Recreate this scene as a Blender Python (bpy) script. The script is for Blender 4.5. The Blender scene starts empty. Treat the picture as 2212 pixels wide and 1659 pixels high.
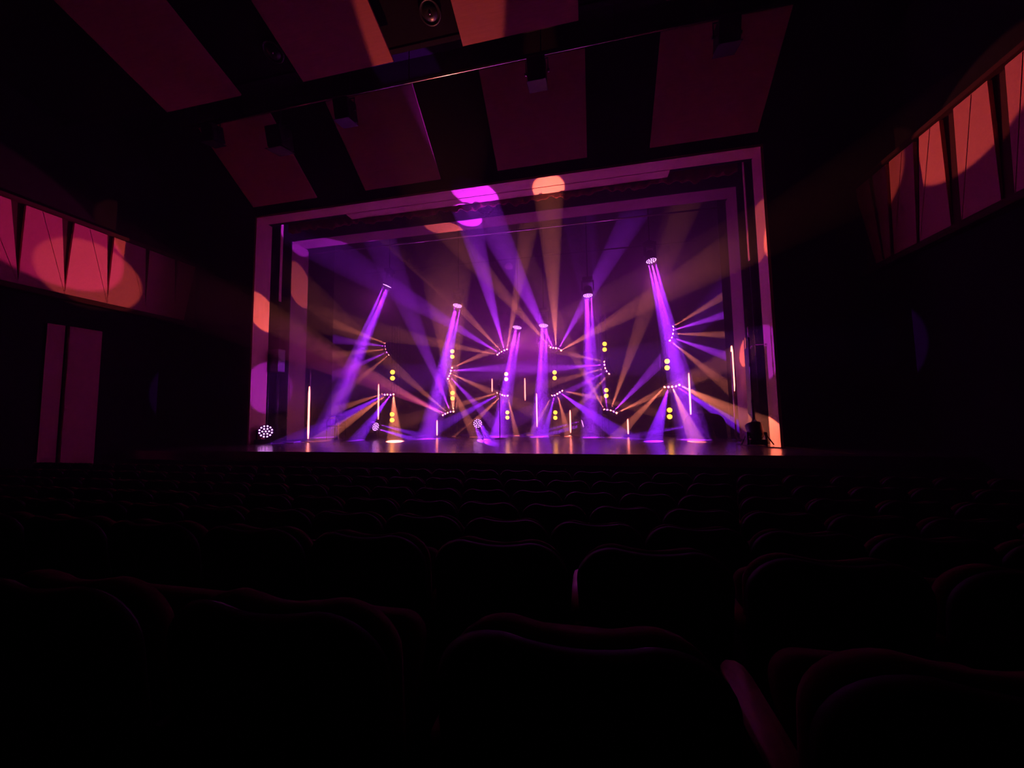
import bpy, bmesh, math, random
from mathutils import Vector, Matrix, Quaternion
random.seed(7)
S = bpy.context.scene
COL = S.collection
PI = math.pi

# ------------------------------------------------------------------ camera
W, H, F = 2212.0, 1659.0, 800.0
CAM = Vector((2.880, -9.270, 0.846))
YAW, PITCH, ROLL = 0.20217, 0.07503, -0.01532
FW = Vector((-math.sin(YAW)*math.cos(PITCH), math.cos(YAW)*math.cos(PITCH), math.sin(PITCH)))
R0 = Vector((math.cos(YAW), math.sin(YAW), 0))
U0 = R0.cross(FW)
RT = R0*math.cos(ROLL) + U0*math.sin(ROLL)
UP = U0*math.cos(ROLL) - R0*math.sin(ROLL)
cam = bpy.data.cameras.new('camera')
cam.sensor_fit = 'HORIZONTAL'; cam.sensor_width = 36.0; cam.lens = 36.0*F/W
cam.clip_start = 0.02; cam.clip_end = 200
camo = bpy.data.objects.new('camera', cam); COL.objects.link(camo)
m3 = Matrix((RT, UP, -FW)).transposed()
camo.matrix_world = Matrix.Translation(CAM) @ m3.to_4x4()
S.camera = camo

def at(px, py, axis, val):
    """real-world point seen at a pixel, on the plane x/y/z = val"""
    d = FW + RT*((px-W/2)/F) + UP*((H/2-py)/F)
    t = (val-CAM[axis])/d[axis]
    return CAM + d*t
def atp(px, py, n, c):
    d = FW + RT*((px-W/2)/F) + UP*((H/2-py)/F)
    return CAM + d*((c-n.dot(CAM))/n.dot(d))

# ------------------------------------------------------------------ world, exposure, cycles
wd = bpy.data.worlds.new('world'); S.world = wd; wd.use_nodes = True
wd.node_tree.nodes['Background'].inputs[0].default_value = (0.2, 0.02, 0.3, 1)
wd.node_tree.nodes['Background'].inputs[1].default_value = 0.0
S.view_settings.view_transform = 'Standard'; S.view_settings.look = 'None'
S.view_settings.gamma = 1; S.view_settings.use_curve_mapping = False
S.view_settings.exposure = 0.0
cy = S.cycles
cy.max_bounces = 3; cy.diffuse_bounces = 2; cy.glossy_bounces = 2; cy.transmission_bounces = 2
cy.volume_bounces = 0; cy.transparent_max_bounces = 6
cy.caustics_reflective = False; cy.caustics_refractive = False
cy.use_light_tree = True; cy.sample_clamp_indirect = 5.0; cy.sample_clamp_direct = 0
cy.use_adaptive_sampling = False
cy.use_denoising = True
try:
    cy.denoiser = 'OPENIMAGEDENOISE'; cy.denoising_input_passes = 'RGB_ALBEDO'; cy.denoising_prefilter = 'ACCURATE'
except Exception: pass

PURPLE = (0.44, 0.025, 1.0)
VIOLET = (0.25, 0.012, 1.0)
ORANGE = (1.0, 0.215, 0.13)
PINK = (1.0, 0.06, 0.42)
FILL = (0.85, 0.04, 0.95)
E_BAR = 4900.0        # power of one beam bar head
E_WASH = 20000.0        # power of a wash head
HAZE = 0.095
E_FILL = 20.0  # power of the added fill lamps below the hung heads

# ------------------------------------------------------------------ materials
def mat(name, col, rough=0.6, metal=0.0, noise=None, bump=0.0, scale=8.0, spec=0.5, stretch=(1,1,1)):
    m = bpy.data.materials.new(name); m.use_nodes = True
    nt = m.node_tree; b = nt.nodes['Principled BSDF']
    b.inputs['Base Color'].default_value = (*col, 1); b.inputs['Roughness'].default_value = rough
    b.inputs['Metallic'].default_value = metal; b.inputs['Specular IOR Level'].default_value = spec
    if noise or bump:
        tc = nt.nodes.new('ShaderNodeTexCoord'); mp = nt.nodes.new('ShaderNodeMapping')
        mp.inputs['Scale'].default_value = stretch
        n = nt.nodes.new('ShaderNodeTexNoise'); n.inputs['Scale'].default_value = scale; n.inputs['Detail'].default_value = 5
        nt.links.new(tc.outputs['Object'], mp.inputs[0]); nt.links.new(mp.outputs[0], n.inputs['Vector'])
        if noise:
            r = nt.nodes.new('ShaderNodeValToRGB')
            r.color_ramp.elements[0].position = 0.3; r.color_ramp.elements[1].position = 0.7
            r.color_ramp.elements[0].color = (*noise, 1); r.color_ramp.elements[1].color = (*col, 1)
            nt.links.new(n.outputs['Fac'], r.inputs[0]); nt.links.new(r.outputs[0], b.inputs['Base Color'])
        if bump:
            bp = nt.nodes.new('ShaderNodeBump'); bp.inputs['Strength'].default_value = bump
            nt.links.new(n.outputs['Fac'], bp.inputs['Height']); nt.links.new(bp.outputs[0], b.inputs['Normal'])
    return m
def emis(name, col, strength, sample=True):
    m = bpy.data.materials.new(name); m.use_nodes = True
    nt = m.node_tree; nt.nodes.clear()
    e = nt.nodes.new('ShaderNodeEmission'); o = nt.nodes.new('ShaderNodeOutputMaterial')
    e.inputs[0].default_value = (*col, 1); e.inputs[1].default_value = strength
    nt.links.new(e.outputs[0], o.inputs[0])
    m.cycles.emission_sampling = 'NONE'
    return m
M = {}
M['black'] = mat('matte_black', (0.012, 0.011, 0.013), 0.85, spec=0.2)
M['wallblack'] = mat('dark_plaster', (0.013, 0.009, 0.013), 0.9, noise=(0.010, 0.007, 0.010), scale=3, spec=0.1)
M['drape'] = mat('black_wool_drape', (0.016, 0.013, 0.016), 0.95, spec=0.05)
M['wood'] = mat('wood_veneer', (0.62, 0.22, 0.23), 0.55, noise=(0.56, 0.19, 0.20), scale=3.5, stretch=(1, 14, 14), spec=0.25)
M['portal'] = mat('portal_paint', (0.27, 0.14, 0.16), 0.6, spec=0.2)
M['reveal'] = mat('proscenium_wood', (0.72, 0.40, 0.34), 0.5, noise=(0.66, 0.35, 0.30), scale=3, stretch=(4, 4, .5), spec=0.3)
M['housing'] = mat('fixture_housing', (0.02, 0.02, 0.022), 0.4, spec=0.4)
M['metal'] = mat('black_tube_metal', (0.05, 0.05, 0.055), 0.3, metal=0.6)
M['chrome'] = mat('bright_metal', (0.7, 0.68, 0.7), 0.25, metal=1.0)
M['fabric'] = mat('dark_red_upholstery', (0.10, 0.016, 0.022), 0.95, noise=(0.075, 0.012, 0.017), scale=120, bump=0.15, spec=0.1)
M['shell'] = mat('seat_shell', (0.03, 0.014, 0.014), 0.6, spec=0.25)
M['armwood'] = mat('armrest_wood', (0.78, 0.52, 0.42), 0.4, noise=(0.68, 0.44, 0.35), scale=10, stretch=(6, 1, 1))
M['carpet'] = mat('auditorium_carpet', (0.02, 0.008, 0.010), 1.0, noise=(0.014, 0.006, 0.008), scale=40, spec=0.0)
M['curtain'] = mat('red_velvet', (0.30, 0.06, 0.08), 0.85, bump=0.1, scale=40, spec=0.1)
M['grey'] = mat('pale_plastic', (0.45, 0.43, 0.45), 0.5)
M['yellow'] = emis('warm_white_lamp', (1.0, 0.36, 0.022), 7.0)
M['yellowrim'] = mat('lamp_reflector', (0.6, 0.5, 0.2), 0.3, metal=0.8)
M['lensP'] = emis('violet_led_lens', (0.60, 0.09, 1.0), 18.0, True)
M['lensO'] = emis('amber_led_lens', (1.0, 0.20, 0.14), 18.0, True)
M['dots'] = emis('led_dots', (0.8, 0.26, 1.0), 7.0)
M['dotsdim'] = emis('led_dots_dim', (1.0, 0.3, 0.95), 4.0)
M['tube'] = emis('pixel_tube_glow', (1.0, 0.20, 0.17), 6.0)
M['tubedim'] = emis('pixel_tube_dim', (0.85, 0.32, 0.26), 0.8)
M['rubber'] = mat('cable_rubber', (0.02, 0.02, 0.02), 0.6)

# stage floor: glossy black dance vinyl with board joints
def floor_mat():
    m = bpy.data.materials.new('stage_boards'); m.use_nodes = True
    nt = m.node_tree; b = nt.nodes['Principled BSDF']
    tc = nt.nodes.new('ShaderNodeTexCoord')
    n = nt.nodes.new('ShaderNodeTexNoise'); n.inputs['Scale'].default_value = 2.2; n.inputs['Detail'].default_value = 6
    mp = nt.nodes.new('ShaderNodeMapping'); mp.inputs['Scale'].default_value = (0.5, 3, 1)
    nt.links.new(tc.outputs['Object'], mp.inputs[0]); nt.links.new(mp.outputs[0], n.inputs['Vector'])
    br = nt.nodes.new('ShaderNodeTexBrick'); br.inputs['Scale'].default_value = 1.0
    br.inputs['Brick Width'].default_value = 2.4; br.inputs['Row Height'].default_value = 0.16; br.inputs['Mortar Size'].default_value = 0.006
    br.inputs['Color1'].default_value = (0.36, 0.25, 0.28, 1); br.inputs['Color2'].default_value = (0.32, 0.22, 0.25, 1)
    br.inputs['Mortar'].default_value = (0.22, 0.15, 0.17, 1)
    nt.links.new(tc.outputs['Object'], br.inputs['Vector'])
    nt.links.new(br.outputs['Color'], b.inputs['Base Color'])
    mr = nt.nodes.new('ShaderNodeMapRange'); mr.inputs['To Min'].default_value = 0.17; mr.inputs['To Max'].default_value = 0.27
    nt.links.new(n.outputs['Fac'], mr.inputs[0]); nt.links.new(mr.outputs[0], b.inputs['Roughness'])
    b.inputs['Specular IOR Level'].default_value = 1.0; b.inputs['Metallic'].default_value = 0.75
    return m
M['stage'] = floor_mat()

# ------------------------------------------------------------------ mesh helpers
def frame_of(d):
    d = d.normalized()
    a = Vector((0, 0, 1)) if abs(d.z) < 0.95 else Vector((1, 0, 0))
    x = d.cross(a).normalized(); y = d.cross(x).normalized()
    return x, y, d
class B:
    def __init__(s): s.bm = bmesh.new(); s.mi = 0
    def box(s, c, size, rot=None, bev=0.0):
        r = bmesh.ops.create_cube(s.bm, size=1.0); vs = r['verts']
        mtx = Matrix.Translation(Vector(c)) @ (rot.to_4x4() if rot else Matrix.Identity(4)) @ Matrix.Diagonal((*size, 1))
        bmesh.ops.transform(s.bm, matrix=mtx, verts=vs)
        if bev > 0:
            es = list({e for v in vs for e in v.link_edges})
            bmesh.ops.bevel(s.bm, geom=es, offset=bev, segments=2, affect='EDGES', profile=0.6)
        return s
    def span(s, a, b, bev=0.0):
        a = Vector(a); b = Vector(b)
        return s.box((a+b)/2, [max(abs(x), 1e-4) for x in (b-a)], None, bev)
    def tube(s, pts, rad, seg=10, caps=True):
        pts = [Vector(p) for p in pts]; n = len(pts)
        rr = rad if isinstance(rad, (list, tuple)) else [rad]*n
        rings = []
        for i, p in enumerate(pts):
            d = (pts[min(i+1, n-1)]-pts[max(i-1, 0)])
            x, y, _ = frame_of(d)
            if i and rings:
                # keep the ring aligned with the previous one
                px = s._px; x = (px - d.normalized()*px.dot(d.normalized())).normalized(); y = d.normalized().cross(x)
            s._px = x
            rings.append([s.bm.verts.new(p + (x*math.cos(2*PI*k/seg)+y*math.sin(2*PI*k/seg))*rr[i]) for k in range(seg)])
        for a, b in zip(rings, rings[1:]):
            for k in range(seg):
                f = s.bm.faces.new((a[k], a[(k+1) % seg], b[(k+1) % seg], b[k])); f.smooth = seg > 8
        if caps:
            s.bm.faces.new(rings[0][::-1]); s.bm.faces.new(rings[-1])
        return s
    def lathe(s, o, axis, prof, seg=20):
        """prof = [(distance along axis, radius)]"""
        o = Vector(o); x, y, d = frame_of(Vector(axis)); rings = []
        for h, r in prof:
            rings.append([s.bm.verts.new(o+d*h+(x*math.cos(2*PI*k/seg)+y*math.sin(2*PI*k/seg))*max(r, 1e-4)) for k in range(seg)])
        for a, b in zip(rings, rings[1:]):
            for k in range(seg):
                f = s.bm.faces.new((a[k], a[(k+1) % seg], b[(k+1) % seg], b[k])); f.smooth = True
        s.bm.faces.new(rings[0][::-1]); s.bm.faces.new(rings[-1])
        return s
    def ball(s, c, r, seg=10, sc=(1, 1, 1)):
        v = bmesh.ops.create_uvsphere(s.bm, u_segments=seg, v_segments=max(6, seg//2), radius=r)['verts']
        bmesh.ops.transform(s.bm, matrix=Matrix.Translation(Vector(c)) @ Matrix.Diagonal((*sc, 1)), verts=v)
        for x in v:
            for f in x.link_faces: f.smooth = True
        return s
    def prism(s, pts, ext):
        """closed outline swept by the vector ext"""
        ext = Vector(ext); a = [s.bm.verts.new(Vector(p)) for p in pts]; b = [s.bm.verts.new(Vector(p)+ext) for p in pts]
        n = len(a); s.bm.faces.new(a[::-1]); s.bm.faces.new(b)
        for k in range(n): s.bm.faces.new((a[k], a[(k+1) % n], b[(k+1) % n], b[k]))
        return s
    def pillow(s, outline, fn, layers):
        """soft slab: outline [(u,v)], layers [(depth, inset scale)], fn maps (u,v,depth) to a point"""
        cu = sum(p[0] for p in outline)/len(outline); cv = sum(p[1] for p in outline)/len(outline); rings = []
        for dpt, ins in layers:
            ring = []
            for (u, v) in outline:
                l = math.hypot(u-cu, v-cv); k = (l-ins)/l
                ring.append(s.bm.verts.new(fn(cu+(u-cu)*k, cv+(v-cv)*k, dpt)))
            rings.append(ring)
        n = len(outline)
        for a, b in zip(rings, rings[1:]):
            for k in range(n):
                f = s.bm.faces.new((a[k], a[(k+1) % n], b[(k+1) % n], b[k])); f.smooth = True
        for ring, dpt, rev in ((rings[0], layers[0][0], True), (rings[-1], layers[-1][0], False)):
            c = s.bm.verts.new(fn(cu, cv, dpt))
            for k in range(n):
                t = (ring[k], ring[(k+1) % n], c)
                f = s.bm.faces.new(t[::-1] if rev else t); f.smooth = True
        return s
    def build(s, name, m, parent=None, origin=None):
        """link as one mesh object; geometry was given in world coordinates"""
        bmesh.ops.recalc_face_normals(s.bm, faces=s.bm.faces[:])
        o0 = Vector(origin) if origin is not None else (ORI[parent] if parent is not None else Vector((0, 0, 0)))
        bmesh.ops.translate(s.bm, verts=s.bm.verts[:], vec=-o0)
        me = bpy.data.meshes.new(name); s.bm.to_mesh(me); s.bm.free()
        for mm in (m if isinstance(m, (list, tuple)) else [m]): me.materials.append(mm)
        o = bpy.data.objects.new(name, me); COL.objects.link(o)
        if parent is not None: o.parent = parent
        else: o.location = o0
        ORI[o] = o0
        return o
ORI = {}
def thing(name, loc, label, cat, group=None):
    o = bpy.data.objects.new(name, None); COL.objects.link(o); o.location = loc
    o.empty_display_size = 0.1; ORI[o] = Vector(loc)
    return tag(o, label, cat, group)
def tag(o, label, cat, group=None, kind=None):
    if label: o['label'] = label
    if cat: o['category'] = cat
    if group: o['group'] = group
    if kind: o['kind'] = kind
    return o
def struct(name, b, m, label=None):
    o = b.build(name, m); o['kind'] = 'structure'
    if label: o['label'] = label
    return o

# ------------------------------------------------------------------ lights
def spot(parent, p, d, color, power, size=8.0, blend=0.35, radius=0.02):
    l = bpy.data.lights.new('beam_light', 'SPOT'); l.color = color; l.energy = power
    l.spot_size = math.radians(size); l.spot_blend = blend; l.shadow_soft_size = radius
    o = bpy.data.objects.new('beam_light', l); COL.objects.link(o)
    o.parent = parent; o.location = Vector(p) - ORI[parent]
    o.rotation_euler = Vector(d).to_track_quat('-Z', 'Y').to_euler()
    return o
def disk(parent, p, d, color, power, diam, spread):
    l = bpy.data.lights.new('wash_light', 'AREA'); l.shape = 'DISK'; l.size = diam
    l.color = color; l.energy = power; l.spread = math.radians(spread)
    o = bpy.data.objects.new('wash_light', l); COL.objects.link(o)
    o.parent = parent; o.location = Vector(p) - ORI[parent]
    o.rotation_euler = Vector(d).to_track_quat('-Z', 'Y').to_euler()
    return o

# ================================================================== THE ROOM
HW = 7.0; PH = 6.95; RD = 0.55           # opening half width, height, reveal depth
XL, XR = -9.3, 9.0                       # auditorium side walls
FY = -1.8                                # stage front edge
FLOORZ = -0.95
b = B(); b.span((-11, FY, -0.22), (11, 7.2, 0.0)); struct('floor_stage', b, M['stage'])
b = B(); b.span((XL, FY+0.12, FLOORZ), (XR, FY+0.2, -0.22))
for k in range(13):
    x = XL+0.6+k*1.42; b.span((x-0.02, FY+0.10, FLOORZ), (x+0.02, FY+0.125, -0.22))
struct('wall_stage_front', b, mat('stage_front_panel', (0.09, 0.03, 0.035), 0.8, spec=0.1))
# auditorium floor steps, one terrace per seat row
ROWY = [-8.62, -7.87, -7.05, -6.25, -5.42, -4.58, -3.74]     # rear plane of the backs
TOPZ = [0.455, 0.35, 0.20, 0.10, 0.03, -0.01, -0.03]
SH = 0.93                                                      # seat height
b = B(); b.span((XL, -3.45, FLOORZ-0.3), (XR, FY+0.12, FLOORZ))
for y, t in zip(ROWY, TOPZ): b.span((XL, y-0.35, FLOORZ-0.3), (XR, y+0.55, t-SH))
b.span((XL, -12.0, FLOORZ-0.3), (XR, ROWY[0]-0.33, TOPZ[0]-SH+0.1))
struct('floor', b, M['carpet'])
def wall_box(name, a, c, m=None):
    b = B(); b.span(a, c); return struct(name, b, m or M['wallblack'])
wall_box('wall_left', (XL-0.2, -12, -1.3), (XL, 0.0, 13))
wall_box('wall_right', (XR, -12, -1.3), (XR+0.2, 0.0, 13))
wall_box('wall_back', (XL-.2, -12.2, -1.3), (XR+.2, -12.0, 13))
# proscenium wall with its opening
b = B()
b.span((XL-0.2, 0, -1.3), (-HW-0.001, 0.5, 9.2)); b.span((HW+0.001, 0, -1.3), (XR+0.2, 0.5, 9.2))
b.span((-HW-0.001, 0, PH+0.001), (HW+0.001, 0.5, 9.2))
struct('wall_front', b, M['wallblack'])
# reveals of the opening: pale red wood lining
b = B(); b.span((-HW-0.06, -0.02, 0), (-HW, RD, PH)); struct('trim_1', b, M['reveal'])
b = B(); b.span((HW, -0.02, 0), (HW+0.06, RD-.1, PH)); struct('trim_2', b, M['reveal'])
b = B(); b.span((-HW-0.06, -0.02, PH), (HW+0.06, RD-.15, PH+0.06)); struct('trim_3', b, M['reveal'])
b = B(); b.span((-4.2, RD-.15, PH-0.01), (5.1, RD+.15, PH+0.05)); struct('trim_4', b, M['reveal'])
# stage house
wall_box('wall_stage_left', (-11.2, 0.5, -0.2), (-11, 7.4, 11), M['black'])
wall_box('wall_stage_right', (11, 0.5, -0.2), (11.2, 7.4, 11), M['black'])
wall_box('wall_stage_back', (-11.2, 7.2, -0.2), (11.2, 7.4, 11), M['black'])
wall_box('ceiling_stage', (-11.2, 0.5, 11), (11.2, 7.4, 11.2), M['black'])
# auditorium ceiling: two sloping dark planes
T36, T17 = math.tan(math.radians(36)), math.tan(math.radians(17.5))
def ceil_poly(y0, z0, y1, z1, x0, x1, th):
    return B().prism([(x0, y0, z0), (x1, y0, z0), (x1, y1, z1), (x0, y1, z1)], (0, 0, th))
b = ceil_poly(0.0, 7.05+0.22, -2.15, 7.05+0.22+2.15*T36, XL, XR, 0.3)
UYZ = at(1000, 100, 1, -3.2).z+.26
b2 = ceil_poly(-3.15, UYZ, -12.2, UYZ+9.05*T17, XL, XR, 0.2)
b2.span((XL, -3.2, UYZ), (XR, -3.1, 9.4)); b.span((XL, -3.2, 8.8), (XR, -2.1, 9.1))
struct('ceiling', b, M['wallblack']); struct('ceiling_rear', b2, M['wallblack'])

# wooden ceiling reflectors
def cpanel(name, x0, x1, y0, z0, y1, z1, label, grp, hang):
    t = thing(name, ((x0+x1)/2, (y0+y1)/2, (z0+z1)/2), label, 'ceiling panel', grp)
    n = Vector((0, -(z1-z0), (y1-y0))).normalized()
    if n.z < 0: n = -n
    b = B().prism([(x0, y0, z0), (x1, y0, z0), (x1, y1, z1), (x0, y1, z1)], n*0.05)
    b.build('veneer_board', M['wood'], t)
    f = B()
    for x in (x0+0.25, x1-0.25):
        for k in (0.15, 0.85):
            p = Vector((x, y0+(y1-y0)*k, z0+(z1-z0)*k))+n*0.05
            f.tube([p, p+Vector((0, 0, hang))], 0.012, 6)
    f.build('hanger', M['black'], t)
    return t
low = [(-6.74, -4.58, 'leftmost low wood ceiling panel, above the far left corner of the stage frame'),
       (-3.02, -0.80, 'second low wood ceiling panel from the left, above the stage frame'),
       (0.77, 3.03, 'third low wood ceiling panel from the left, behind the hanging spotlight'),
       (4.50, 6.80, 'rightmost low wood ceiling panel, above the right corner of the stage frame')]
for x0, x1, lb in low:
    cpanel('ceiling_panel', x0, x1, -0.4, 7.05, -2.05, 7.05+1.65*T36, lb, 'low row of ceiling panels', 0.2)
UY = -3.2
uz = at(1000, 100, 1, UY).z
ux = [at(a, b_, 1, UY).x for a, b_ in ((360, 252), (520, 215), (655, 180), (850, 132), (1000, 100), (1250, 50), (1440, 10))]
ux.append(ux[6]+2.1)
upp = [(ux[0], ux[1], 'upper wood ceiling panel at far left, dark red and nearly unlit'),
       (ux[2], ux[3], 'upper wood ceiling panel with orange light on its right edge'),
       (ux[4], ux[5], 'upper wood ceiling panel lit orange on its left half, at the top middle'),
       (ux[6], ux[7], 'upper wood ceiling panel at far right above the lighting bar, unlit')]
for x0, x1, lb in upp:
    cpanel('ceiling_panel', x0, x1, UY, uz, UY-3.2, uz+3.2*T17, lb, 'upper row of ceiling panels', 0.2)

# side wall boxes: band of tapering wooden boards
def wall_band(xw, sgn, z0, z1, tops, side):
    for i, (ya, yb, yc, yd, lb) in enumerate(tops):   # top edge ya..yb, bottom edge yc..yd
        t = thing('wall_panel', (xw, (yc+yd)/2, z0), lb, 'wall panel', 'tapering boards on the %s wall' % side)
        o = sgn*0.10
        q = [(xw+o, yc, z0), (xw+o, yd, z0), (xw+o+sgn*0.05, yb, z1), (xw+o+sgn*0.05, ya, z1)]
        B().prism(q, (-sgn*0.06, 0, 0)).build('board', M['wood'], t)
        ym = (yc+yd)/2
        B().prism([(xw+o+sgn*.052, (ya*0.55+yb*.45), z1-.01), (xw+o+sgn*.052, yb, z1-.01), (xw+o+sgn*.002, yd, z0+.01)], (sgn*0.005, 0, 0)).build('fold', M['wood'], t)
def ly(px, py): return at(px, py, 0, XL+0.12)
def ry(px, py): return at(px, py, 0, XR-0.12)
zl0, zl1 = ly(262, 662).z, ly(94, 458).z
seg = [(-30, 22, -70, 40), (55, 132, 40, 141), (160, 230, 141, 233), (246, 313, 233, 314), (322, 376, 314, 378), (384, 420, 378, 398)]
def ytop(px, f, z):
    # y of the pixel column on the wall at height z
    lo, hi = None, None
    best = None
    for k in range(0, 1400):
        y = -9.0+k*0.008
        P = Vector(((XL+0.12) if f == 'L' else (XR-0.12), y, z)); d = P-CAM; dz = d.dot(FW)
        if dz < .2: continue
        x = W/2+F*d.dot(RT)/dz
        if best is None or abs(x-px) < best[0]: best = (abs(x-px), y)
    return best[1]
names_l = ['left edge of the photo', 'second from the left edge, pink above and orange below', 'third, lit orange at its foot', 'fourth, half orange, where the light ends', 'fifth, dim purple', 'last before the stage frame, dim purple']
L = []
for (a, c, d, e), nm in zip(seg, names_l):
    L.append((ytop(a, 'L', zl1) if a > 0 else ytop(0, 'L', zl1)-.6, ytop(c, 'L', zl1), ytop(d, 'L', zl0) if d > 0 else ytop(0, 'L', zl0)-.6, ytop(e, 'L', zl0), 'tapering wooden board on the left wall band, ' + nm))
wall_band(XL, 1, zl0, zl1, L, 'left')
zr0, zr1 = ry(1900, 568).z, ry(2065, 233).z
R_ = [(2250, 2177, 2260, 2190, 'at the right edge of the photo, lit pink'), (2138, 2065, 2160, 2075, 'second from the right edge, lit orange'), (2033, 1990, 2052, 1985, 'third from the right edge, brightest orange'),
      (1976, 1925, 1978, 1930, 'fourth from the right edge, unlit'), (1917, 1888, 1922, 1910, 'fifth from the right edge, unlit'), (1880, 1850, 1905, 1892, 'nearest the stage frame, unlit')]
L = []
for a, c, d, e, nm in R_:
    ga = lambda px, z: ytop(px, 'R', z)
    L.append((ga(a, zr1), ga(c, zr1), ga(d, zr0), ga(e, zr0), 'tapering wooden board on the right wall band, ' + nm))
wall_band(XR, -1, zr0, zr1, L, 'right')
for nm, xw, s, z0, z1 in (('left', XL, 1, zl0, zl1), ('right', XR, -1, zr0, zr1)):
    b = B(); b.span((xw, -9, z0-.02), (xw+s*.07, -.02, z1+.02)); b.span((xw, -9, z0-.14), (xw+s*.2, -.02, z0-.02)); b.span((xw, -9, z1+.02), (xw+s*.2, -.02, z1+.1))
    struct('trim_band_'+nm, b, mat('band_backing_'+nm, (0.06, 0.02, 0.02), .8, spec=.1))
# wood pier on the left wall
b = B(); b.span((XL, -2.86, FLOORZ), (XL+.12, -2.25, 3.05), .02); b.span((XL, -3.2, FLOORZ), (XL+.05, -2.9, 3.05))
tag(b.build('wall_pier', M['wood'], None, (XL, -2.6, FLOORZ)), 'tall narrow wooden pier on the left wall below the band of boards', 'wall pier')

# ------------------------------------------------------------------ portal, tormentors, drapes
zb = at(1050, 468, 1, 1.3).z
for s, lb in ((-1, 'left'), (1, 'right')):
    x = s*6.95
    t = thing('portal_tower', (x, 1.7, 0), 'tall %s portal tower standing just behind the stage frame' % lb, 'portal')
    b = B(); b.span((x, 1.3, 0), (x+s*.9, 1.34, zb+1.2)); b.span((x+s*.02, 1.34, 0), (x+s*.1, 2.1, zb)); b.build('frame', M['black'], t)
    b = B(); b.span((x, 1.34, 0.02), (x+s*.02, 2.1, zb)); b.build('inner_face', M['portal'], t)['label'] = 'pale wooden inner face'
    d = thing('tormentor', (s*7.3, .9, 0), 'black %s tormentor flat between the stage frame and portal tower' % lb, 'stage flat')
    b = B(); b.span((s*7.02, .95, 0), (s*8.6, 1.0, 9)); b.build('flat', M['drape'], d)
    b = B(); b.span((s*7.02, .90, 4.6), (s*7.0, 1.0, 9)); b.build('edge_strip', M['reveal'], d)
b = B(); b.span((-6.95, 1.34, zb), (6.95, 1.95, zb+0.05)); soff = b
t = thing('portal_bridge', (0, 1.6, zb), 'wide portal bridge across the top of the stage, magenta light on its underside', 'portal')
soff.build('underside', M['portal'], t)
b = B(); b.span((-6.95, 1.32, zb), (6.95, 1.36, zb+1.0)); b.build('front_board', M['drape'], t)
b = B(); b.tube([(-6.9, 2.15, zb-.12), (6.9, 2.15, zb-.12)], .024, 10); b.build('lighting_pipe', M['chrome'], t)
# draped black legs and border
def drape(name, x0, x1, y, z0, z1, label, m, amp=0.05, fold=0.28, cat='stage curtain', hem=None):
    b = B(); n = max(8, int(abs(x1-x0)/0.045)); nz = 6; g = []
    for j in range(nz+1):
        row = []
        for i in range(n+1):
            x = x0+(x1-x0)*i/n
            zz0 = z0 if hem is None else z0+hem(x)
            z = zz0+(z1-zz0)*j/nz
            k = 1-.45*j/nz
            row.append(b.bm.verts.new((x, y+amp*k*math.sin(2*PI*x/fold+.6*math.sin(x*3.1)), z)))
        g.append(row)
    for j in range(nz):
        for i in range(n):
            f = b.bm.faces.new((g[j][i], g[j][i+1], g[j+1][i+1], g[j+1][i])); f.smooth = True
    bk = [[b.bm.verts.new(v.co+Vector((0, .012, 0))) for v in row] for row in g]
    for j in range(nz):
        for i in range(n):
            f = b.bm.faces.new((bk[j][i+1], bk[j][i], bk[j+1][i], bk[j+1][i+1])); f.smooth = True
    for i in range(n): b.bm.faces.new((g[0][i+1], g[0][i], bk[0][i], bk[0][i+1]))
    for j in range(nz):
        b.bm.faces.new((g[j][0], g[j+1][0], bk[j+1][0], bk[j][0])); b.bm.faces.new((g[j+1][n], g[j][n], bk[j][n], bk[j+1][n]))
    return tag(b.build(name, m, None, ((x0+x1)/2, y, z0)), label, cat)
LEGY = 3.3
drape('masking_leg', -10.8, at(719, 780, 1, LEGY).x, LEGY, 0.0, 10.5, 'black masking curtain hanging at the left side of the stage', M['drape'])
drape('masking_leg', at(1565, 720, 1, LEGY-.5).x, 10.8, LEGY-.5, 0.0, 10.5, 'black masking curtain hanging at the right side of the stage', M['drape'])
drape('backdrop', -10.9, 10.9, 6.9, 0.0, 10.8, 'black backdrop curtain across the rear of the stage', M['drape'], .06, .4)
zc_ = at(1030, 455, 1, .8).z
hemf = lambda x: 0.04*math.sin(x*4.1)+0.03*math.sin(x*9.3+1)+.015*math.sin(x*17)
drape('house_curtain', -6.6, 6.8, .8, zc_+.07, 11.0, 'dark red house curtain flown behind the top of the stage frame', M['curtain'], .05, .3, 'stage curtain', hemf)
# flown bars
def flown_bar(y, z, x0, x1, label, drops):
    t = thing('flown_bar', ((x0+x1)/2, y, z), label, 'lighting bar', None)
    B().tube([(x0, y, z), (x1, y, z)], .025, 10).build('pipe', M['metal'], t)
    b = B()
    for x in drops: b.tube([(x, y, z), (x, y, 11.0)], .006, 6)
    b.build('wires', M['metal'], t)
    return t
za = at(1050, 565, 1, 4.6).z
flown_bar(4.6, za, -6.4, 6.8, 'thin flown lighting bar high over the rear of the stage', (-6, -2, 2, 6))
pr = at(1099, 576, 1, 4.4)
t = thing('parabolic_lamp', pr, 'small round lamp hanging high in the middle of the stage', 'stage light')
B().lathe(pr, (0, -.25, -1), [(-.16, .05), (-.1, .11), (0, .16), (.02, .165), (.021, .15), (.005, .14)], 20).build('bowl', M['grey'], t)
B().tube([pr+Vector((0, 0, .14)), (pr.x, 4.6, za)], .012, 6).build('hook', M['metal'], t)

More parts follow.
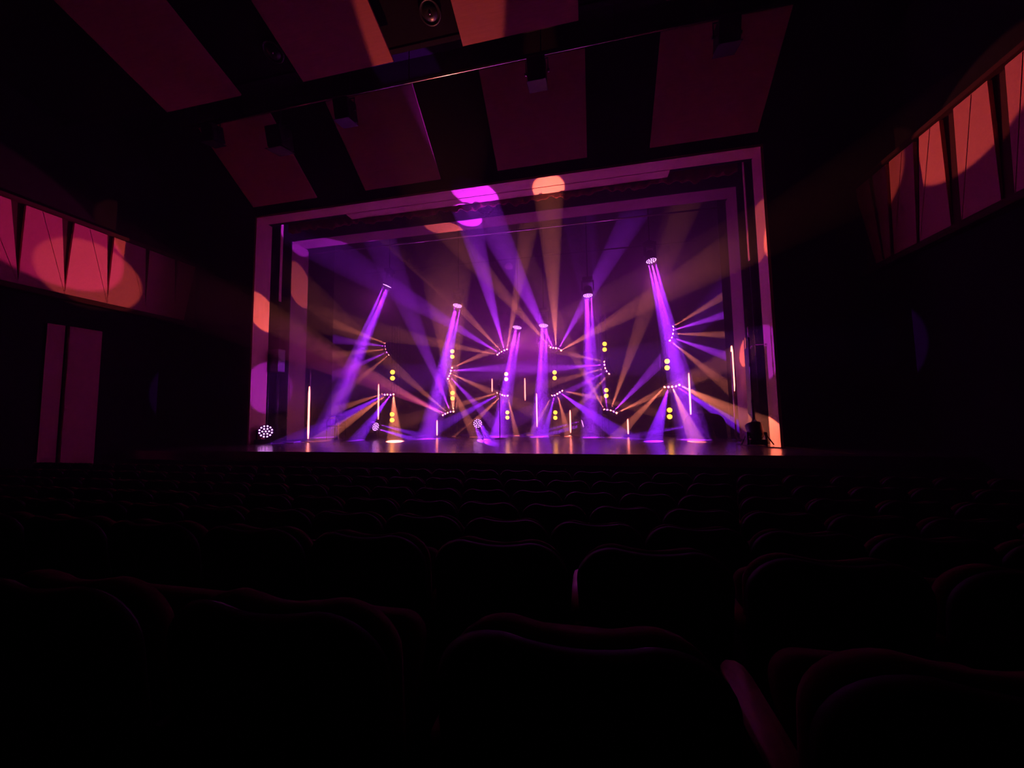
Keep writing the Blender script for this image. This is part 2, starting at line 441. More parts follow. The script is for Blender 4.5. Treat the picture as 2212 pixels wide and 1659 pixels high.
# ================================================================== STAGE LIGHTS
TOWN = ['leftmost', 'second from left', 'third from left', 'third from right', 'second from right', 'rightmost']
TY = {847: 3.8, 977: 4.0, 1095: 4.2, 1198: 4.2, 1308: 3.9, 1443: 3.5}
TX = {k: at(k, 895, 1, v).x for k, v in TY.items()}
towers = {}
for i, (k, y) in enumerate(TY.items()):
    x = TX[k]; yb = y+.25
    top = {847: 4.3, 977: 4.3, 1095: 4.1, 1198: 4.1, 1308: 4.3, 1443: 4.6}[k]
    t = thing('truss_tower', (x, yb, 0), 'black truss tower, %s of the six, behind its blinders and beam bars' % TOWN[i], 'truss tower', 'six truss towers across the rear of the stage')
    B().span((x-.35, yb-.25, 0), (x+.35, yb+.25, .02), .005).build('base_plate', M['housing'], t)
    b = B()
    q = [(x-.11, yb-.11), (x+.11, yb-.11), (x+.11, yb+.11), (x-.11, yb+.11)]
    for a in q: b.tube([(a[0], a[1], .02), (a[0], a[1], top)], .016, 8)
    nb = int(top/.3)
    for j in range(nb):
        z = .1+j*.3
        for m_ in range(4):
            a, c = q[m_], q[(m_+1) % 4]
            if j % 2: a, c = c, a
            b.tube([(a[0], a[1], z), (c[0], c[1], min(z+.3, top))], .008, 6)
    b.build('truss_mast', M['housing'], t)

# --- blinders: two round lamps stacked
blinders = [(848, 804, 817), (847, 895, 907.5), (977, 759, 770.5), (977.5, 849, 860.5), (1093.5, 808, 819), (1096, 891, 902),
            (1198, 804.5, 816.5), (1199.5, 891, 902.5), (1306, 743, 755), (1309.5, 843, 855), (1441, 780.5, 794.5), (1446.5, 886, 900)]
for i, (px, y0, y1) in enumerate(blinders):
    k = min(TY, key=lambda q: abs(q-px)); Y = TY[k]-.02
    a, c = at(px, y0, 1, Y), at(px, y1, 1, Y); mid = (a+c)/2
    fc = (CAM-mid).normalized(); fc = Vector((fc.x*.7, fc.y, fc.z*.3)).normalized()
    t = thing('blinder_light', mid, 'two-lamp yellow blinder, %s one on the %s tower' % ('upper' if i % 2 == 0 else 'lower', TOWN[i//2]), 'blinder light', 'yellow blinders on the towers')
    gap = (a-c).length; r = gap*.40
    rot = fc.to_track_quat('Y', 'Z').to_matrix()
    B().box(mid-fc*.09, (r*2.6, .12, gap*2.1), rot, .01).build('housing', M['housing'], t)
    b = B(); b.tube([mid-fc*.14, (mid.x, TY[k]+.14, mid.z)], .018, 8); b.build('clamp', M['metal'], t)
    for p in (a, c):
        l = B().lathe(p-fc*.04, fc, [(0, r*.7), (.03, r*1.05), (.045, r*1.05), (.046, r*.98)], 20).build('lamp_ring', M['yellowrim'], t)
        B().lathe(p+fc*.008, fc, [(0, r*.92), (.006, r*.86), (.012, r*.5)], 18).build('lamp_lens', M['yellow'], l)

# --- five-head beam bars
O, P = 'O', 'P'
LY = 3.8
bars = [
 # tower, label, depth of bar, heads, targets (colour, px, py, axis, value[, power])
 (847, 'upper beam bar on the leftmost tower, its five heads fanning left', 3.8,
  [(833, 742), (833, 748), (834, 754.4), (836.5, 760.5), (840.5, 766)],
  [(O, 720, 699, 1, 3.8, .8), (P, 720, 733, 1, 3.8, .6), (O, 720, 767, 1, 3.8, .7), (P, 720, 812, 1, 3.8, .7), (O, 720, 866, 1, 3.8, .7)]),
 (847, 'lower beam bar on the leftmost tower, its five heads fanning down left', 3.75,
  [(826.6, 850.6), (831, 852.3), (837, 852.3), (843.7, 853), (850, 852)],
  [(O, 728, 884, 1, 3.75, 1), (P, 640, 955, 2, 0, 1.2), (O, 690, 953, 2, 0, 1.5), (P, 770, 951, 2, 0, 1.5), (O, 853, 953, 2, 0, 1.6)]),
 (977, 'middle beam bar on the second tower from left, heads fanning right', 3.95,
  [(976.4, 794.5), (974, 801), (972.6, 806.5), (970, 812), (967.5, 818)],
  [(O, 1638, 505, 0, 7.0, 1, 8), (P, 1651, 762, 0, 7.0, 1.1, 8), (O, 1060, 846, 1, 3.9, 1.1), (P, 1056, 903, 1, 3.9, 1), (O, 1028, 944, 2, 0, 1.1)]),
 (977, 'low beam bar on the second tower from left, heads fanning up', 3.95,
  [(957, 897), (962, 894), (967.5, 892), (973.4, 890), (979.5, 889)],
  [(O, 568, 678, 0, -7.0, 1.1, 8.5), ('K', 92, 492, 0, -9.2, .95, 12.5), (O, 836, 780, 1, 3.0, 1), (P, 838, 560, 1, 2.6, 1.3), (O, 930, -60, 1, -3.9, .9, 15)]),
 (1095, 'upper beam bar on the third tower from left, heads fanning up left', 4.15,
  [(1074.7, 766), (1079, 763), (1084, 760), (1089.5, 757), (1095, 755)],
  [(O, 205, 598, 0, -9.2, .85, 9), (P, 828, 612, 1, 2.6, 1.3), (O, 828, 490, 1, 2.8, 1.3), (P, 1015, 482, 1, 1.38, 1.8), (O, 1130, 560, 1, 3.0, 1.2)]),
 (1198, 'upper beam bar on the third tower from right, heads fanning up', 4.15,
  [(1189.5, 750.4), (1195, 751.5), (1201, 752), (1206.5, 754), (1212, 757)],
  [(O, 962, 493, 1, 1.7, 1.2), (P, 1030, 421, 1, .36, 1.5, 11.5), (O, 1184, 388, 1, 0.36, 1.4, 10), (P, 1405, 400, 1, 5.6, 1.7), (O, 2088, 258, 0, 8.9, 1.0, 9.4)]),
 (1095, 'lower beam bar on the third tower from left, heads fanning down left', 4.15,
  [(1074.7, 848.5), (1080, 850.6), (1085, 853), (1090, 854.6), (1096.4, 854.6)],
  [(O, 960, 884, 1, 4.1, 1), (P, 940, 928, 1, 3.7, 1.3), (O, 992, 943, 2, 0, 1.2), (P, 1066, 942, 2, 0, 1.2), (O, 1116, 941, 2, 0, 1.2)]),
 (1198, 'lower beam bar on the third tower from right, heads fanning down right', 4.15,
  [(1193, 854), (1198, 853.6), (1204, 850.6), (1209, 847.5), (1214, 844)],
  [(O, 1145, 940, 2, 0, .8), (P, 1176, 942, 2, 0, 1.1), (O, 1228, 943, 2, 0, 1), (P, 1350, 947, 2, 0, 1.6), (O, 1400, 882, 1, 3.8, 1)]),
 (1308, 'middle beam bar on the second tower from right, heads fanning left', 3.85,
  [(1306, 781.5), (1306, 788), (1308, 795), (1311, 801.5), (1316, 807)],
  [(O, 1100, 735, 1, 4.0, .8), (P, 584, 838, 0, -7.0, 1.3, 9), (O, 1110, 850, 1, 4.0, .7), (P, 1150, 887, 1, 3.9, .7), (O, 1225, 905, 1, 3.8, .8)]),
 (1308, 'low beam bar on the second tower from right, heads fanning up', 3.85,
  [(1305.5, 885), (1312, 886), (1319, 887), (1325, 889.5), (1331.6, 892)],
  [(O, 1215, 720, 1, 3.8, 1), (P, 1288, 720, 1, 3.8, .8), (O, 1430, 570, 1, 3.2, 1.2), (P, 1560, 640, 1, 3.6, 1.2), (O, 1610, 762, 0, 6.95, 1)]),
 (1443, 'upper beam bar on the rightmost tower, its five heads fanning right', 3.45,
  [(1453, 706), (1453.8, 713), (1452.7, 721), (1450.4, 728.7), (1446.6, 735.4)],
  [(O, 1562, 640, 1, 3.3, .9), (P, 1564, 681, 1, 3.3, 1), (O, 1564, 723, 1, 3.3, .9), (P, 1566, 768, 1, 3.3, 1.1), (O, 1600, 858, 1, 2.9, 1)]),
 (1443, 'lower beam bar on the rightmost tower, its five heads fanning down right', 3.4,
  [(1436, 836), (1444, 836), (1452, 835.4), (1460, 834), (1467.5, 831.4)],
  [(O, 1330, 945, 2, 0, 1.2), (P, 1412, 953, 2, 0, 1.7), (O, 1504, 954, 2, 0, 1.4), (P, 1600, 925, 1, 2.4, 1.4), (O, 1668, 935, 0, 7.0, 1.2, 11)]),
]
for k, lb, Y, heads, tg in bars:
    pts = [at(px, py, 1, Y) for px, py in heads]
    tgt = [at(g[1], g[2], g[3], g[4]) for g in tg]
    mid = sum(pts, Vector())/5
    t = thing('beam_bar', mid, lb, 'beam light', 'five-head beam bars')
    mean = sum(((q-p).normalized() for p, q in zip(pts, tgt)), Vector()).normalized()
    back = [p-mean*.14 for p in pts]
    B().tube([back[0]+(back[0]-back[1])*.6]+back+[back[-1]+(back[-1]-back[-2])*.6], .035, 8).build('housing', M['housing'], t)
    tw = Vector((TX[k], TY[k]+.14, mid.z))
    B().tube([back[2], tw], .02, 8).build('bracket', M['metal'], t)
    for p, q, g in zip(pts, tgt, tg):
        d = (q-p).normalized()
        hd = B().lathe(p-d*.13, d, [(0, .035), (.02, .045), (.115, .05), (.125, .048), (.126, .04), (.118, .038)], 14).build('lamp_head', M['housing'], t)
        B().ball(p, .032, 8, (1, 1, 1)).build('lens', M['lensO' if g[0] == O else 'lensP'], hd)
        pw = g[5]
        sz = g[6] if len(g) > 6 else (10.5 if g[0] == P else 9.5)
        cl_ = {'P': VIOLET if 'down' in lb else PURPLE, 'O': ORANGE, 'K': PINK}[g[0]]
        spot(hd, p+d*.06, d, cl_, E_BAR*pw*(1.5 if g[0] == P else .9), sz, .2)

# --- moving wash heads
def dots(c, d, rad, mtl, parent):
    x, y, dn = frame_of(d); src = None
    for n, rr, ph in ((1, 0, 0), (6, .45, 0), (12, .86, .26)):
        for k in range(n):
            a = 2*PI*k/n+ph; p = c+(x*math.cos(a)+y*math.sin(a))*rr*rad
            if src is None:
                src = B().lathe(p, dn, [(0, rad*.12), (.006, rad*.10), (.012, rad*.04)], 8).build('led_lens', mtl, parent); p00 = p
            else:
                o = src.copy(); COL.objects.link(o); o.parent = parent; o.location = p-p00
def moving_head(c, d, up, label, rad=.16, color=PURPLE, power=1.0, spread=9, m='dots', grp=None, base=None, cone=None):
    """c = centre of the lit face, d = beam direction, up = direction from head to its base"""
    d = d.normalized(); pv = c-d*.24; bs = base if base else pv+up*.36
    t = thing('moving_head', bs, label, 'moving light', grp)
    sx = d.cross(up)
    sx = sx.normalized() if sx.length > .05 else Vector((1, 0, 0))
    fr = up.cross(sx).normalized(); rm = Matrix((sx, fr, up)).transposed()
    B().box(bs, (rad*2.1, rad*1.7, .12), rm, .02).build('base', M['housing'], t)
    yk = B()
    for s in (-1, 1): yk.box(pv+sx*s*(rad*1.18)+up*.13, (.04, .10, .36), rm, .012)
    yk.box(pv+up*.29, (rad*2.5, .12, .045), rm, .012); yk.build('yoke', M['housing'], t)
    hd = B().lathe(pv-d*.12, d, [(0, rad*.55), (.05, rad*.85), (.16, rad), (.33, rad*1.08), (.355, rad*1.08), (.356, rad*.98), (.335, rad*.95)], 24).build('head', M['housing'], t)
    dots(c-d*.02, d, rad, M[m], hd)
    if power:
        ax_, ay_, _ = frame_of(d)
        for k in range(4 if spread > 6.2 else 3):
            a = 2*PI*k/3+.3
            off = (ax_*math.cos(a)+ay_*math.sin(a))*rad*(.72 if k < 3 else 0)
            spot(hd, c+d*.03+off-d*.0, d*2.6+off*.12, color, E_WASH*power, spread, .3, .02)
        if spread < 6.2: return t
        l = bpy.data.lights.new('ambient_fill', 'POINT'); l.color = FILL; l.energy = E_FILL*power*((3.0 if abs(c.x-.95) < .9 else .8) if spread > 6.2 else .2); l.shadow_soft_size = .1  # added bare lamp in mid-air, lifts the overall purple level
        lo = bpy.data.objects.new('ambient_fill', l); COL.objects.link(lo); lo.parent = hd; lo.location = c+d*.7-ORI[hd]
    return t
DN = Vector((0, 0, 1))
hung = [((836, 618), 3.2, (700, 945, 2, 0), 'hung moving head at far left, its thick purple beam slanting down left', 1.2),
        ((988, 661), 3.6, (925, 948, 2, 0), 'second hung moving head from left, purple beam slanting down', 1.2),
        ((1117, 708), 4.0, (1076, 944, 2, 0), 'lower left of the two central hung moving heads, beam tilted left', 1.1),
        ((1174, 704), 4.0, (1164, 944, 2, 0), 'right of the two central hung moving heads, beam going straight down', 1.1),
        ((1270, 639), 3.6, (1278, 945, 2, 0), 'second hung moving head from right, purple beam straight down', 1.2),
        ((1407, 564), 3.0, (1498, 950, 2, 0), 'highest hung moving head, at right, purple beam slanting down right', 1.4)]
for (px, py), Y, tg, lb, pw in hung:
    c = at(px, py, 1, Y); q = at(*tg); d = (q-c).normalized()
    moving_head(c, d, DN, lb, .165, (0.36, 0.018, 1.0), pw, 6.8, 'dots', 'moving heads hung over the stage')
    top = c-d*.24+DN*.42
    p = thing('drop_pole', (top.x, top.y, 9.0), 'slim black drop pole holding the %s' % lb.split(',')[0], 'drop pole', 'drop poles over the stage')
    B().tube([top, (top.x, top.y, 11.0)], .02, 8).build('pole', M['black'], p)
# heads on the stage floor
fl = [((812, 922), 2.6, (880, 941, 1, 2.2), 'small moving head on the stage floor at left, beam lying low to the right', .15, .35, 'dots'),
      ((1032, 915), 3.6, (1062, 945, 2, 0), 'bright white moving head on the stage floor, left of the microphone stand', .16, .35, 'dots'),
      ((1258, 915), 3.6, (1185, 935, 1, 3.4), 'small moving head low on the floor behind a glowing tube, beam to the left', .14, .4, 'dotsdim'),
      ((1504, 916), 3.0, (1380, 938, 1, 2.6), 'round moving head on the floor at right beside the draped case', .15, .35, 'dotsdim')]
for (px, py), Y, tg, lb, rad, pw, mm in fl:
    c = at(px, py, 1, Y); q = at(*tg); d = (q-c).normalized()
    if mm == 'dots' or True:
        d2 = Vector((.42, -1, -.20)).normalized()
    dd_ = d2 if px == 1032 else d
    moving_head(c, d2 if px == 1032 else d*1.0, -DN, lb, rad, VIOLET, pw, 6, mm, 'moving heads on the stage floor', Vector((c.x-dd_.x*.24, c.y-dd_.y*.24, .06)) if c.z < .62 else None)
c = at(574, 932, 1, .25)
moving_head(c, Vector((.75, -.75, -.02)), -DN, 'large black moving head on the stage floor at the left foot of the frame', .19, PURPLE, .0, 9, 'dots', None, at(566, 957, 1, .30)+Vector((0, 0, .05)))
c = at(1632, 918, 1, .1)
moving_head(c+Vector((0, .12, .0)), Vector((.0, .5, .85)), -DN, 'black moving head seen from behind at the right foot of the stage frame', .16, PURPLE, 0, 9, 'dotsdim', None, at(1634, 959, 1, .12)+Vector((0, 0, .05)))

# --- glowing pixel tubes on slim stands
tubes = [(667, 835, 948, .012, 'tall glowing tube at the left portal, bright down to the floor', 1.45, .03, 'tube'),
         (817.5, 830, 906, 0, 'glowing upright tube in front of the leftmost tower', 3.0, .025, 'tube'),
         (944, 908, 942, 0, 'short glowing tube on the floor under the left tower beams', 3.0, .025, 'tube'),
         (1063, 818, 846, 0, 'shortest glowing tube, left of the microphone', 5.4, .025, 'tube'),
         (1134, 817, 865, 0, 'glowing tube between the two central moving head beams', 5.2, .025, 'tube'),
         (1159.5, 850, 922, 0, 'glowing tube right of the microphone stand', 4.8, .025, 'tube'),
         (1232, 886, 935, 0, 'glowing tube in front of the low violet beam', 3.4, .025, 'tube'),
         (1356.5, 905, 938, 0, 'short glowing tube under the second tower from right', 3.2, .025, 'tube'),
         (1490, 806, 897, 0, 'glowing tube right of the rightmost tower', 2.8, .025, 'tube'),
         (1583, 747, 845, .0, 'tall glowing tube at the right portal above a pink lit pole', 1.6, .03, 'tube')]
for px, y0, y1, _, lb, Y, r, mm in tubes:
    a, c = at(px, y0, 1, Y), at(px, y1, 1, Y); x = (a.x+c.x)/2; a.x = c.x = x; a.y = c.y = Y
    t = thing('pixel_tube', (x, Y, 0), lb, 'light tube', 'glowing pixel tubes')
    z0 = max(c.z, .06)
    n = 8; seg_ = [(x, Y, z0+(a.z-z0)*k/n) for k in range(n+1)]
    B().tube(seg_, [r*.55]+[r]*(n-1)+[r*.55], 12).build('tube', M[mm], t)
    b = B(); b.tube([(x, Y+.02, .02), (x, Y+.02, z0+.02)], .012, 8); b.build('pole', M['metal'] if px < 1580 else M['reveal'], t)
    b = B(); b.lathe((x, Y, 0), (0, 0, 1), [(0, .14), (.012, .14), (.03, .04)], 18); b.build('base', M['housing'], t)
# chrome guard poles beside the tall tubes
for px, lb in ((671, 'slim shiny pole beside the tall left tube'), (1579, 'slim dark shiny pole beside the tall right tube')):
    a = at(px, 795 if px < 1000 else 760, 1, 1.55); t = thing('stand_pole', (a.x, 1.55, 0), lb, 'stand')
    B().tube([(a.x, 1.55, .0), (a.x, 1.55, a.z)], .018, 10).build('pole', M['chrome'], t)
    B().lathe((a.x, 1.55, 0), (0, 0, 1), [(0, .2), (.015, .2), (.03, .05)], 18).build('base', M['housing'], t)

# --- microphone stand
f0 = at(1080, 948, 2, 0); topm = at(1079, 838, 1, f0.y)
t = thing('microphone_stand', f0, 'thin straight microphone stand at the centre of the stage', 'microphone stand')
B().lathe(f0, (0, 0, 1), [(0, .17), (.012, .17), (.025, .05), (.05, .02)], 24).build('base', M['metal'], t)
B().tube([f0+Vector((0, 0, .02)), (f0.x, f0.y, topm.z)], .013, 10).build('pole', M['metal'], t)
mm_ = B(); q0 = Vector((f0.x, f0.y, topm.z)); dd = Vector((-.15, -.5, .85)).normalized()
mm_.lathe(q0-dd*.08, dd, [(0, .012), (.12, .018), (.13, .02)], 12); mm_.build('microphone_body', M['metal'], t)
B().ball(q0+dd*.075, .045, 14, (1, 1, 1)).build('microphone_grille', M['grey'], t)

# --- left PA speaker on sub cabinet
a = at(584, 757, 1, .8); c = at(610, 803, 1, .8)
px0, px1, pz0, pz1 = a.x, c.x, c.z, a.z
t = thing('speaker', (((px0+px1)/2), .75, pz0), 'dark speaker on two poles inside the left edge of the stage frame', 'speaker')
B().span((px0, .62, pz0), (px1, .90, pz1), .02).build('cabinet', mat('speaker_grille', (.16, .15, .17), .5), t)
B().ball(((px0*.45+px1*.55), .61, pz0+.14), .02, 10).build('badge', M['chrome'], t)
b = B(); b.span((px0-.02, .6, pz0-.02), (px1+.02, .92, pz0)); b.build('shelf', M['metal'], t)
for x in (px0+.05, px1-.06):
    B().tube([(x, .72, 0), (x, .72, pz0)], .018, 10).build('pole', M['metal'], t)
B().span((px0-.06, .6, 0), (px1+.06, .9, .04), .01).build('foot', M['housing'], t)

# --- right speaker column, stand with tripod leg
a = at(1612, 752, 1, .6); c = at(1652, 958, 1, .6)
t = thing('speaker_column', ((a.x+c.x)/2, .6, 0), 'tall black speaker column against the right side of the stage frame', 'speaker')
B().span((a.x, .45, .04), (6.72, .75, a.z), .02).build('cabinet', M['housing'], t)
B().span((a.x-.04, .42, 0), (6.76, .78, .04), .01).build('foot', M['housing'], t)
h = B(); h.tube([(a.x+.02, .44, a.z-.05), (a.x+.05, .40, a.z+.02), (a.x+.12, .40, a.z+.04), (a.x+.3, .42, a.z+.04)], .012, 8); h.build('handle', M['chrome'], t)
sx = at(1641, 760, 1, .35); bx = at(1652, 950, 1, .35)
xm = 6.62
t = thing('lighting_stand', (xm, .25, 0), 'black wind-up stand with braced legs before the speaker column at right', 'stand')
B().tube([(xm-.02, .25, .05), (xm-.02, .25, 1.0)], .028, 10).build('pole', M['metal'], t)
B().tube([(xm-.02, .25, 1.0), (xm-.02, .25, 2.5)], .02, 10).build('pole', M['metal'], t)
B().tube([(xm-.02, .25, 2.45), (xm-.02, .25, 2.75)], .014, 10).build('pole', M['chrome'], t)
for z in (1.0, 1.85, 2.45): B().lathe((xm-.02, .25, z-.04), (0, 0, 1), [(0, .035), (.08, .035)], 12).build('collar', M['housing'], t)
for e in ((xm+.32, .15, .02), (xm-.36, .1, .02), (xm-.02, .62, .02)):
    B().tube([(xm-.02, .25, .62), e], .014, 8).build('leg', M['housing'], t)
    B().tube([(xm-.02, .25, .22), (xm+(e[0]-xm)*.7, .25+(e[1]-.25)*.7, .22)], .01, 8).build('brace', M['housing'], t)

# --- draped case right, small chair left
cc = at(1541, 950, 2, 0)
def drum(cx, cy, w, d, h, label):
    b = B(); ol = []
    N = 28
    def fn(u, v, dp): return Vector((cx+u, cy+dp, v))
    for k in range(N+1):
        a = PI*k/N; ol.append((w/2*math.copysign(abs(math.cos(a))**.55, math.cos(a)), h*.35+h*.65*math.sin(a)**.7))
    ol = [(w/2*1.04, 0.0)]+ol+[(-w/2*1.04, 0.0)]
    b.pillow(ol, fn, [(-d/2, .12), (-d/2*.8, .02), (0, 0), (d/2*.8, .02), (d/2, .12)])
    return tag(b.build('covered_case', M['drape'], None, (cx, cy, 0)), label, 'covered equipment')
drum(cc.x, 2.6, 1.0, .8, .72, 'rounded black covered equipment on the stage floor at right')
cl = at(728, 948, 2, 0)
t = thing('tube_chair', (cl.x, 2.2, 0), 'pale metal-framed chair in the haze at the left of the stage', 'chair')
x, y = cl.x, 2.2
b = B(); b.tube([(x-.22, y-.2, .62), (x-.15, y-.2, .72), (x+.1, y-.2, .74), (x+.2, y-.2, .66), (x+.22, y-.2, .45), (x+.24, y-.2, .0)], .016, 8)
b.build('frame', M['chrome'], t)
b = B(); b.tube([(x-.22, y+.2, 0), (x-.2, y+.2, .45), (x-.2, y+.24, .8), (x+.2, y+.24, .8), (x+.2, y+.2, .45), (x+.22, y+.2, 0)], .014, 8); b.build('rear_frame', M['metal'], t)
B().span((x-.22, y-.2, .43), (x+.22, y+.2, .47), .015).build('seat', M['metal'], t)
B().span((x-.19, y+.22, .55), (x+.19, y+.25, .8), .01).build('backrest', M['metal'], t)
B().tube([(x-.22, y-.2, .62), (x-.22, y-.2, 0)], .012, 8).build('leg', M['metal'], t)

# --- cables on the stage floor
def cable(pts, label, r=.012):
    P_ = []
    for i in range(len(pts)-1):
        p0 = Vector(pts[max(i-1, 0)]); p1 = Vector(pts[i]); p2 = Vector(pts[i+1]); p3 = Vector(pts[min(i+2, len(pts)-1)])
        for k in range(6):
            s = k/6; P_.append(.5*((2*p1)+(p2-p0)*s+(2*p0-5*p1+4*p2-p3)*s*s+(3*p1-p0-3*p2+p3)*s**3))
    P_.append(Vector(pts[-1]))
    tag(B().tube(P_, r, 6).build('cable', M['rubber'], None, P_[0]), label, 'cable', 'cables on the stage floor')
def fp(px, py): v = at(px, py, 2, .012); return (v.x, v.y, .012)
cable([fp(584, 958), fp(600, 953), fp(625, 957), fp(650, 953), fp(668, 955)], 'black cable running from the left moving head to the tall tube')
cable([fp(1700, 968), fp(1660, 966), fp(1620, 963), fp(1590, 958)], 'black cable on the floor around the right moving head')
cable([fp(602, 953), fp(612, 950), fp(630, 952), fp(660, 949)], 'thin cable lying behind the left moving head')

# ------------------------------------------------------------------ auditorium ceiling gear
t = thing('lighting_bridge', (0, -2.45, 8.0), 'long front-of-house lighting pipe crossing under the ceiling panels', 'lighting bar')
pa, pb = at(860, 181, 1, -2.4), at(1262, 101, 1, -2.4)
zp = (pa.z+pb.z)/2
B().tube([(-8.6, -2.4, zp), (8.6, -2.4, zp)], .022, 10).build('pipe', M['chrome'], t)
B().tube([(-8.6, -2.28, zp+.16), (8.6, -2.28, zp+.16)], .03, 10).build('pipe', M['metal'], t)
for k in range(12):
    x = -8+k*1.45; B().tube([(x, -2.4, zp), (x, -2.28, zp+.16), (x, -2.28, 8.85)], .012, 6).build('hanger', M['metal'], t)
def parcan(px, py, label, s=1.0, lit=False):
    p = at(px, py, 1, -2.4); zt = zp
    t = thing('hall_spotlight', (p.x, -2.4, p.z), label, 'spotlight', 'spotlights on the hall lighting pipe')
    B().box((p.x, -2.4, p.z), (.36*s, .34*s, .40*s), Matrix.Rotation(.25, 3, 'X'), .02).build('housing', M['housing'], t)
    B().box((p.x, -2.4+.03, p.z-.25*s), (.38*s, .40*s, .014), Matrix.Rotation(.25, 3, 'X'), .004).build('barn_door', M['metal' if lit else 'housing'], t)
    b = B(); b.tube([(p.x-.22*s, -2.4, p.z), (p.x-.22*s, -2.4, p.z+.27*s), (p.x+.22*s, -2.4, p.z+.27*s), (p.x+.22*s, -2.4, p.z)], .014, 6); b.build('yoke', M['metal'], t)
    for sg in (-1, 1): B().lathe((p.x+sg*.2*s, -2.4, p.z), (sg, 0, 0), [(0, .03), (.05, .03)], 10).build('knob', M['chrome' if lit else 'metal'], t)
    B().tube([(p.x, -2.4, p.z+.27*s), (p.x, -2.4, zt)], .016, 8).build('clamp', M['metal'], t)
parcan(1160, 157, 'square black spotlight hanging from the hall pipe over the middle ceiling panel', 1.0, True)
parcan(746, 240, 'dark spotlight hanging at the left edge of the second low ceiling panel', 1.0)
parcan(604, 300, 'dark spotlight hanging over the leftmost low ceiling panel', 1.1)
parcan(1570, 75, 'dark spotlight hanging in front of the rightmost ceiling panel', 1.0)
parcan(460, 290, 'dark spotlight at the far left end of the hall pipe', .9)
n17 = Vector((0, T17, 1)); c17 = UYZ-3.15*T17-.01
for px, py, lb in ((929, 25, 'round recessed ceiling light between the two orange-lit panels'), (590, 110, 'round recessed ceiling light left of the second upper panel')):
    p = atp(px, py, n17, c17); t = thing('ceiling_downlight', p, lb, 'ceiling light', 'recessed lights in the hall ceiling')
    d = -n17.normalized()
    B().lathe(p, d, [(0, .2), (.03, .2), (.035, .17), (.02, .16)], 28).build('ring', M['housing'], t)
    B().lathe(p+d*.02, d, [(0, .14), (.01, .13), (.03, .06)], 24).build('glass', M['metal'], t)
    B().ball(p+d*.05, .025, 10).build('bulb', M['chrome'], t)

# ------------------------------------------------------------------ seats
def seat_outline(w, h, r, dip=.012, n=9):
    pts = []
    for cx, cz, a0 in ((w/2-r, h-r, 0), (-w/2+r, h-r, 90)):
        for k in range(n):
            a = math.radians(a0+90*k/(n-1)); pts.append((cx+r*math.cos(a), cz+r*math.sin(a)))
    out = []
    for i, p in enumerate(pts):
        out.append(p)
        if i == n-1:
            x0, x1 = p[0], pts[n][0]
            for k in range(1, 8):
                s = k/8; out.append((x0+(x1-x0)*s, h-dip*math.sin(PI*s)))
    return out+[(-w/2*.93, 0.02), (-w/2*.88, 0), (w/2*.88, 0), (w/2*.93, 0.02)]
def make_seat():
    t = thing('theatre_seat', (0, 0, 0), 'x', 'seat', 'dark red upholstered theatre seats')
    tilt = 0.16                                       # backrest leans towards the viewer at its top
    z0 = .36
    h = SH-z0
    def fn(u, v, d): return Vector((u, .14+d-(v)*tilt+.10*(u/.25)**2*.25, z0+v))
    B().pillow(seat_outline(.545, h, .14, .013), fn, [(.0, .05), (-.012, .02), (-.03, 0), (-.055, .012), (-.062, .04)][::-1]).build('back_shell', M['shell'], t)
    B().pillow(seat_outline(.52, h-.01, .13, .013), fn, [(0.001, .01), (.03, 0), (.06, .01), (.08, .04), (.088, .09)]).build('backrest', M['fabric'], t)
    def fs(u, v, d): return Vector((u, .18+v*.28, .40+v*.92+d*0)) + Vector((0, d, -d*.3))
    B().pillow(seat_outline(.44, .42, .07, 0), fs, [(0, .02), (.02, 0), (.07, 0), (.09, .03)]).build('seat', M['fabric'], t)
    sd = B().prism([(-.285, .05, 0), (-.285, .38, 0), (-.285, .40, .50), (-.285, .40, .70), (-.285, .04, .715)], (.03, 0, 0)).build('side_panel', M['shell'], t)
    a = B(); ol = []
    def fa(u, v, d): return Vector((-.27+u*.95, .08+v*.85, .715+d))
    b_ = B(); b_.pillow([(.03, .02), (.034, .2), (.034, .36), (.028, .41), (.012, .43), (-.012, .43), (-.028, .41), (-.034, .36), (-.034, .2), (-.03, .02)], fa, [(0, .006), (.008, 0), (.024, 0), (.034, .008)])
    b_.build('armrest', M['armwood'], t)
    B().span((-.05, .10, 0), (.05, .26, .40), .01).build('pedestal', M['shell'], t)
    return t
proto = make_seat()
def copy_tree(o, parent=None):
    c = o.copy(); COL.objects.link(c); c.parent = parent
    for ch in [k for k in bpy.data.objects if k.parent == o and k is not c]:
        copy_tree(ch, c)
    return c
ROWX = [2.575, 2.82, 2.63, 2.86, 2.60, 2.88, 2.62]            # an armrest line in each row
SP = [.64, .575, .545, .55, .55, .55, .55]
NR = ['nearest row', 'second row', 'third row', 'fourth row', 'fifth row', 'sixth row', 'row nearest the stage']
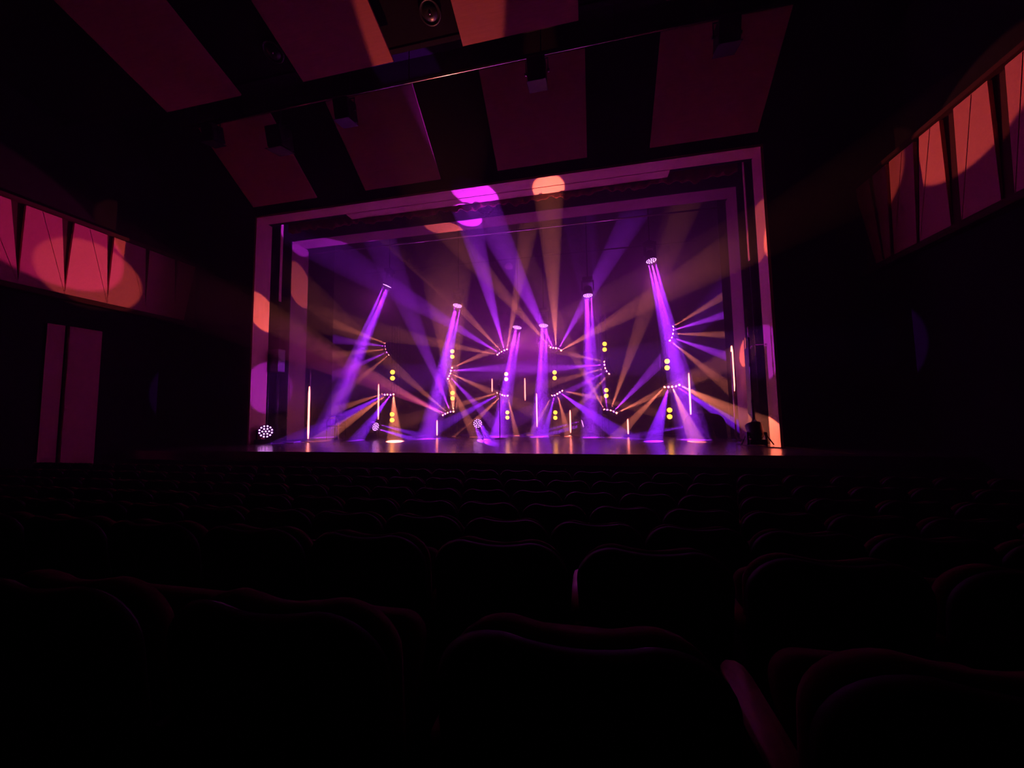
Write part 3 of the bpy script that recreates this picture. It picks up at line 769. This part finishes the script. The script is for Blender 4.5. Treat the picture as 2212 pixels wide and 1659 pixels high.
ORD = ['first', 'second', 'third', 'fourth', 'fifth', 'sixth', 'seventh', 'eighth', 'ninth', 'tenth', 'eleventh', 'twelfth', 'thirteenth', 'fourteenth', 'fifteenth', 'sixteenth', 'seventeenth', 'eighteenth', 'nineteenth', 'twentieth', '21st', '22nd', '23rd', '24th']
def inview(x, y, z):
    d = Vector((x, y, z))-CAM; dz = d.dot(FW)
    if dz < .15: return False
    u = W/2+F*d.dot(RT)/dz
    return -60 < u < W+60
kids = [k for k in proto.children]
first = True
for r, (ry_, tz, x0, sp) in enumerate(zip(ROWY, TOPZ, ROWX, SP)):
    xs = [x0+.27+k*sp for k in range(-30, 30)]
    xs = [x for x in xs if XL+.8 < x < XR-.8 and (inview(x-.25, ry_, tz) or inview(x+.25, ry_, tz))]
    for j, x in enumerate(xs):
        if first: o = proto; first = False
        else:
            o = proto.copy(); COL.objects.link(o)
            for kk in kids:
                c = kk.copy(); COL.objects.link(c); c.parent = o
        o.location = (x, ry_, tz-SH)
        if r == 0:
            for c in o.children:
                if c.name.startswith(('armrest', 'side_panel')): c.location.z = -.07
        o['label'] = 'dark red theatre seat in the %s, %s from the left' % (NR[r], ORD[min(j, 23)])

# ------------------------------------------------------------------ haze
def haze(name, a, c, dens, label):
    m = bpy.data.materials.new(name); m.use_nodes = True; nt = m.node_tree; nt.nodes.clear()
    v = nt.nodes.new('ShaderNodeVolumeScatter'); o = nt.nodes.new('ShaderNodeOutputMaterial')
    v.inputs['Color'].default_value = (1, 1, 1, 1); v.inputs['Density'].default_value = dens; v.inputs['Anisotropy'].default_value = .15
    nt.links.new(v.outputs[0], o.inputs['Volume'])
    m.cycles.homogeneous_volume = True if hasattr(m.cycles, 'homogeneous_volume') else None
    b = B(); b.span(a, c)
    return tag(b.build(name, m, None, ((a[0]+c[0])/2, (a[1]+c[1])/2, a[2])), label, 'haze', None, 'stuff')
haze('stage_haze', (-8.5, 0.02, 0.005), (8.5, 6.8, 8.5), HAZE, 'thin theatrical haze filling the stage and catching the light beams')
haze('hall_haze', (XL+.3, -10.5, -0.3), (XR-.3, 0.0, 7.0), HAZE*.10, 'fainter haze drifting in the hall in front of the stage')
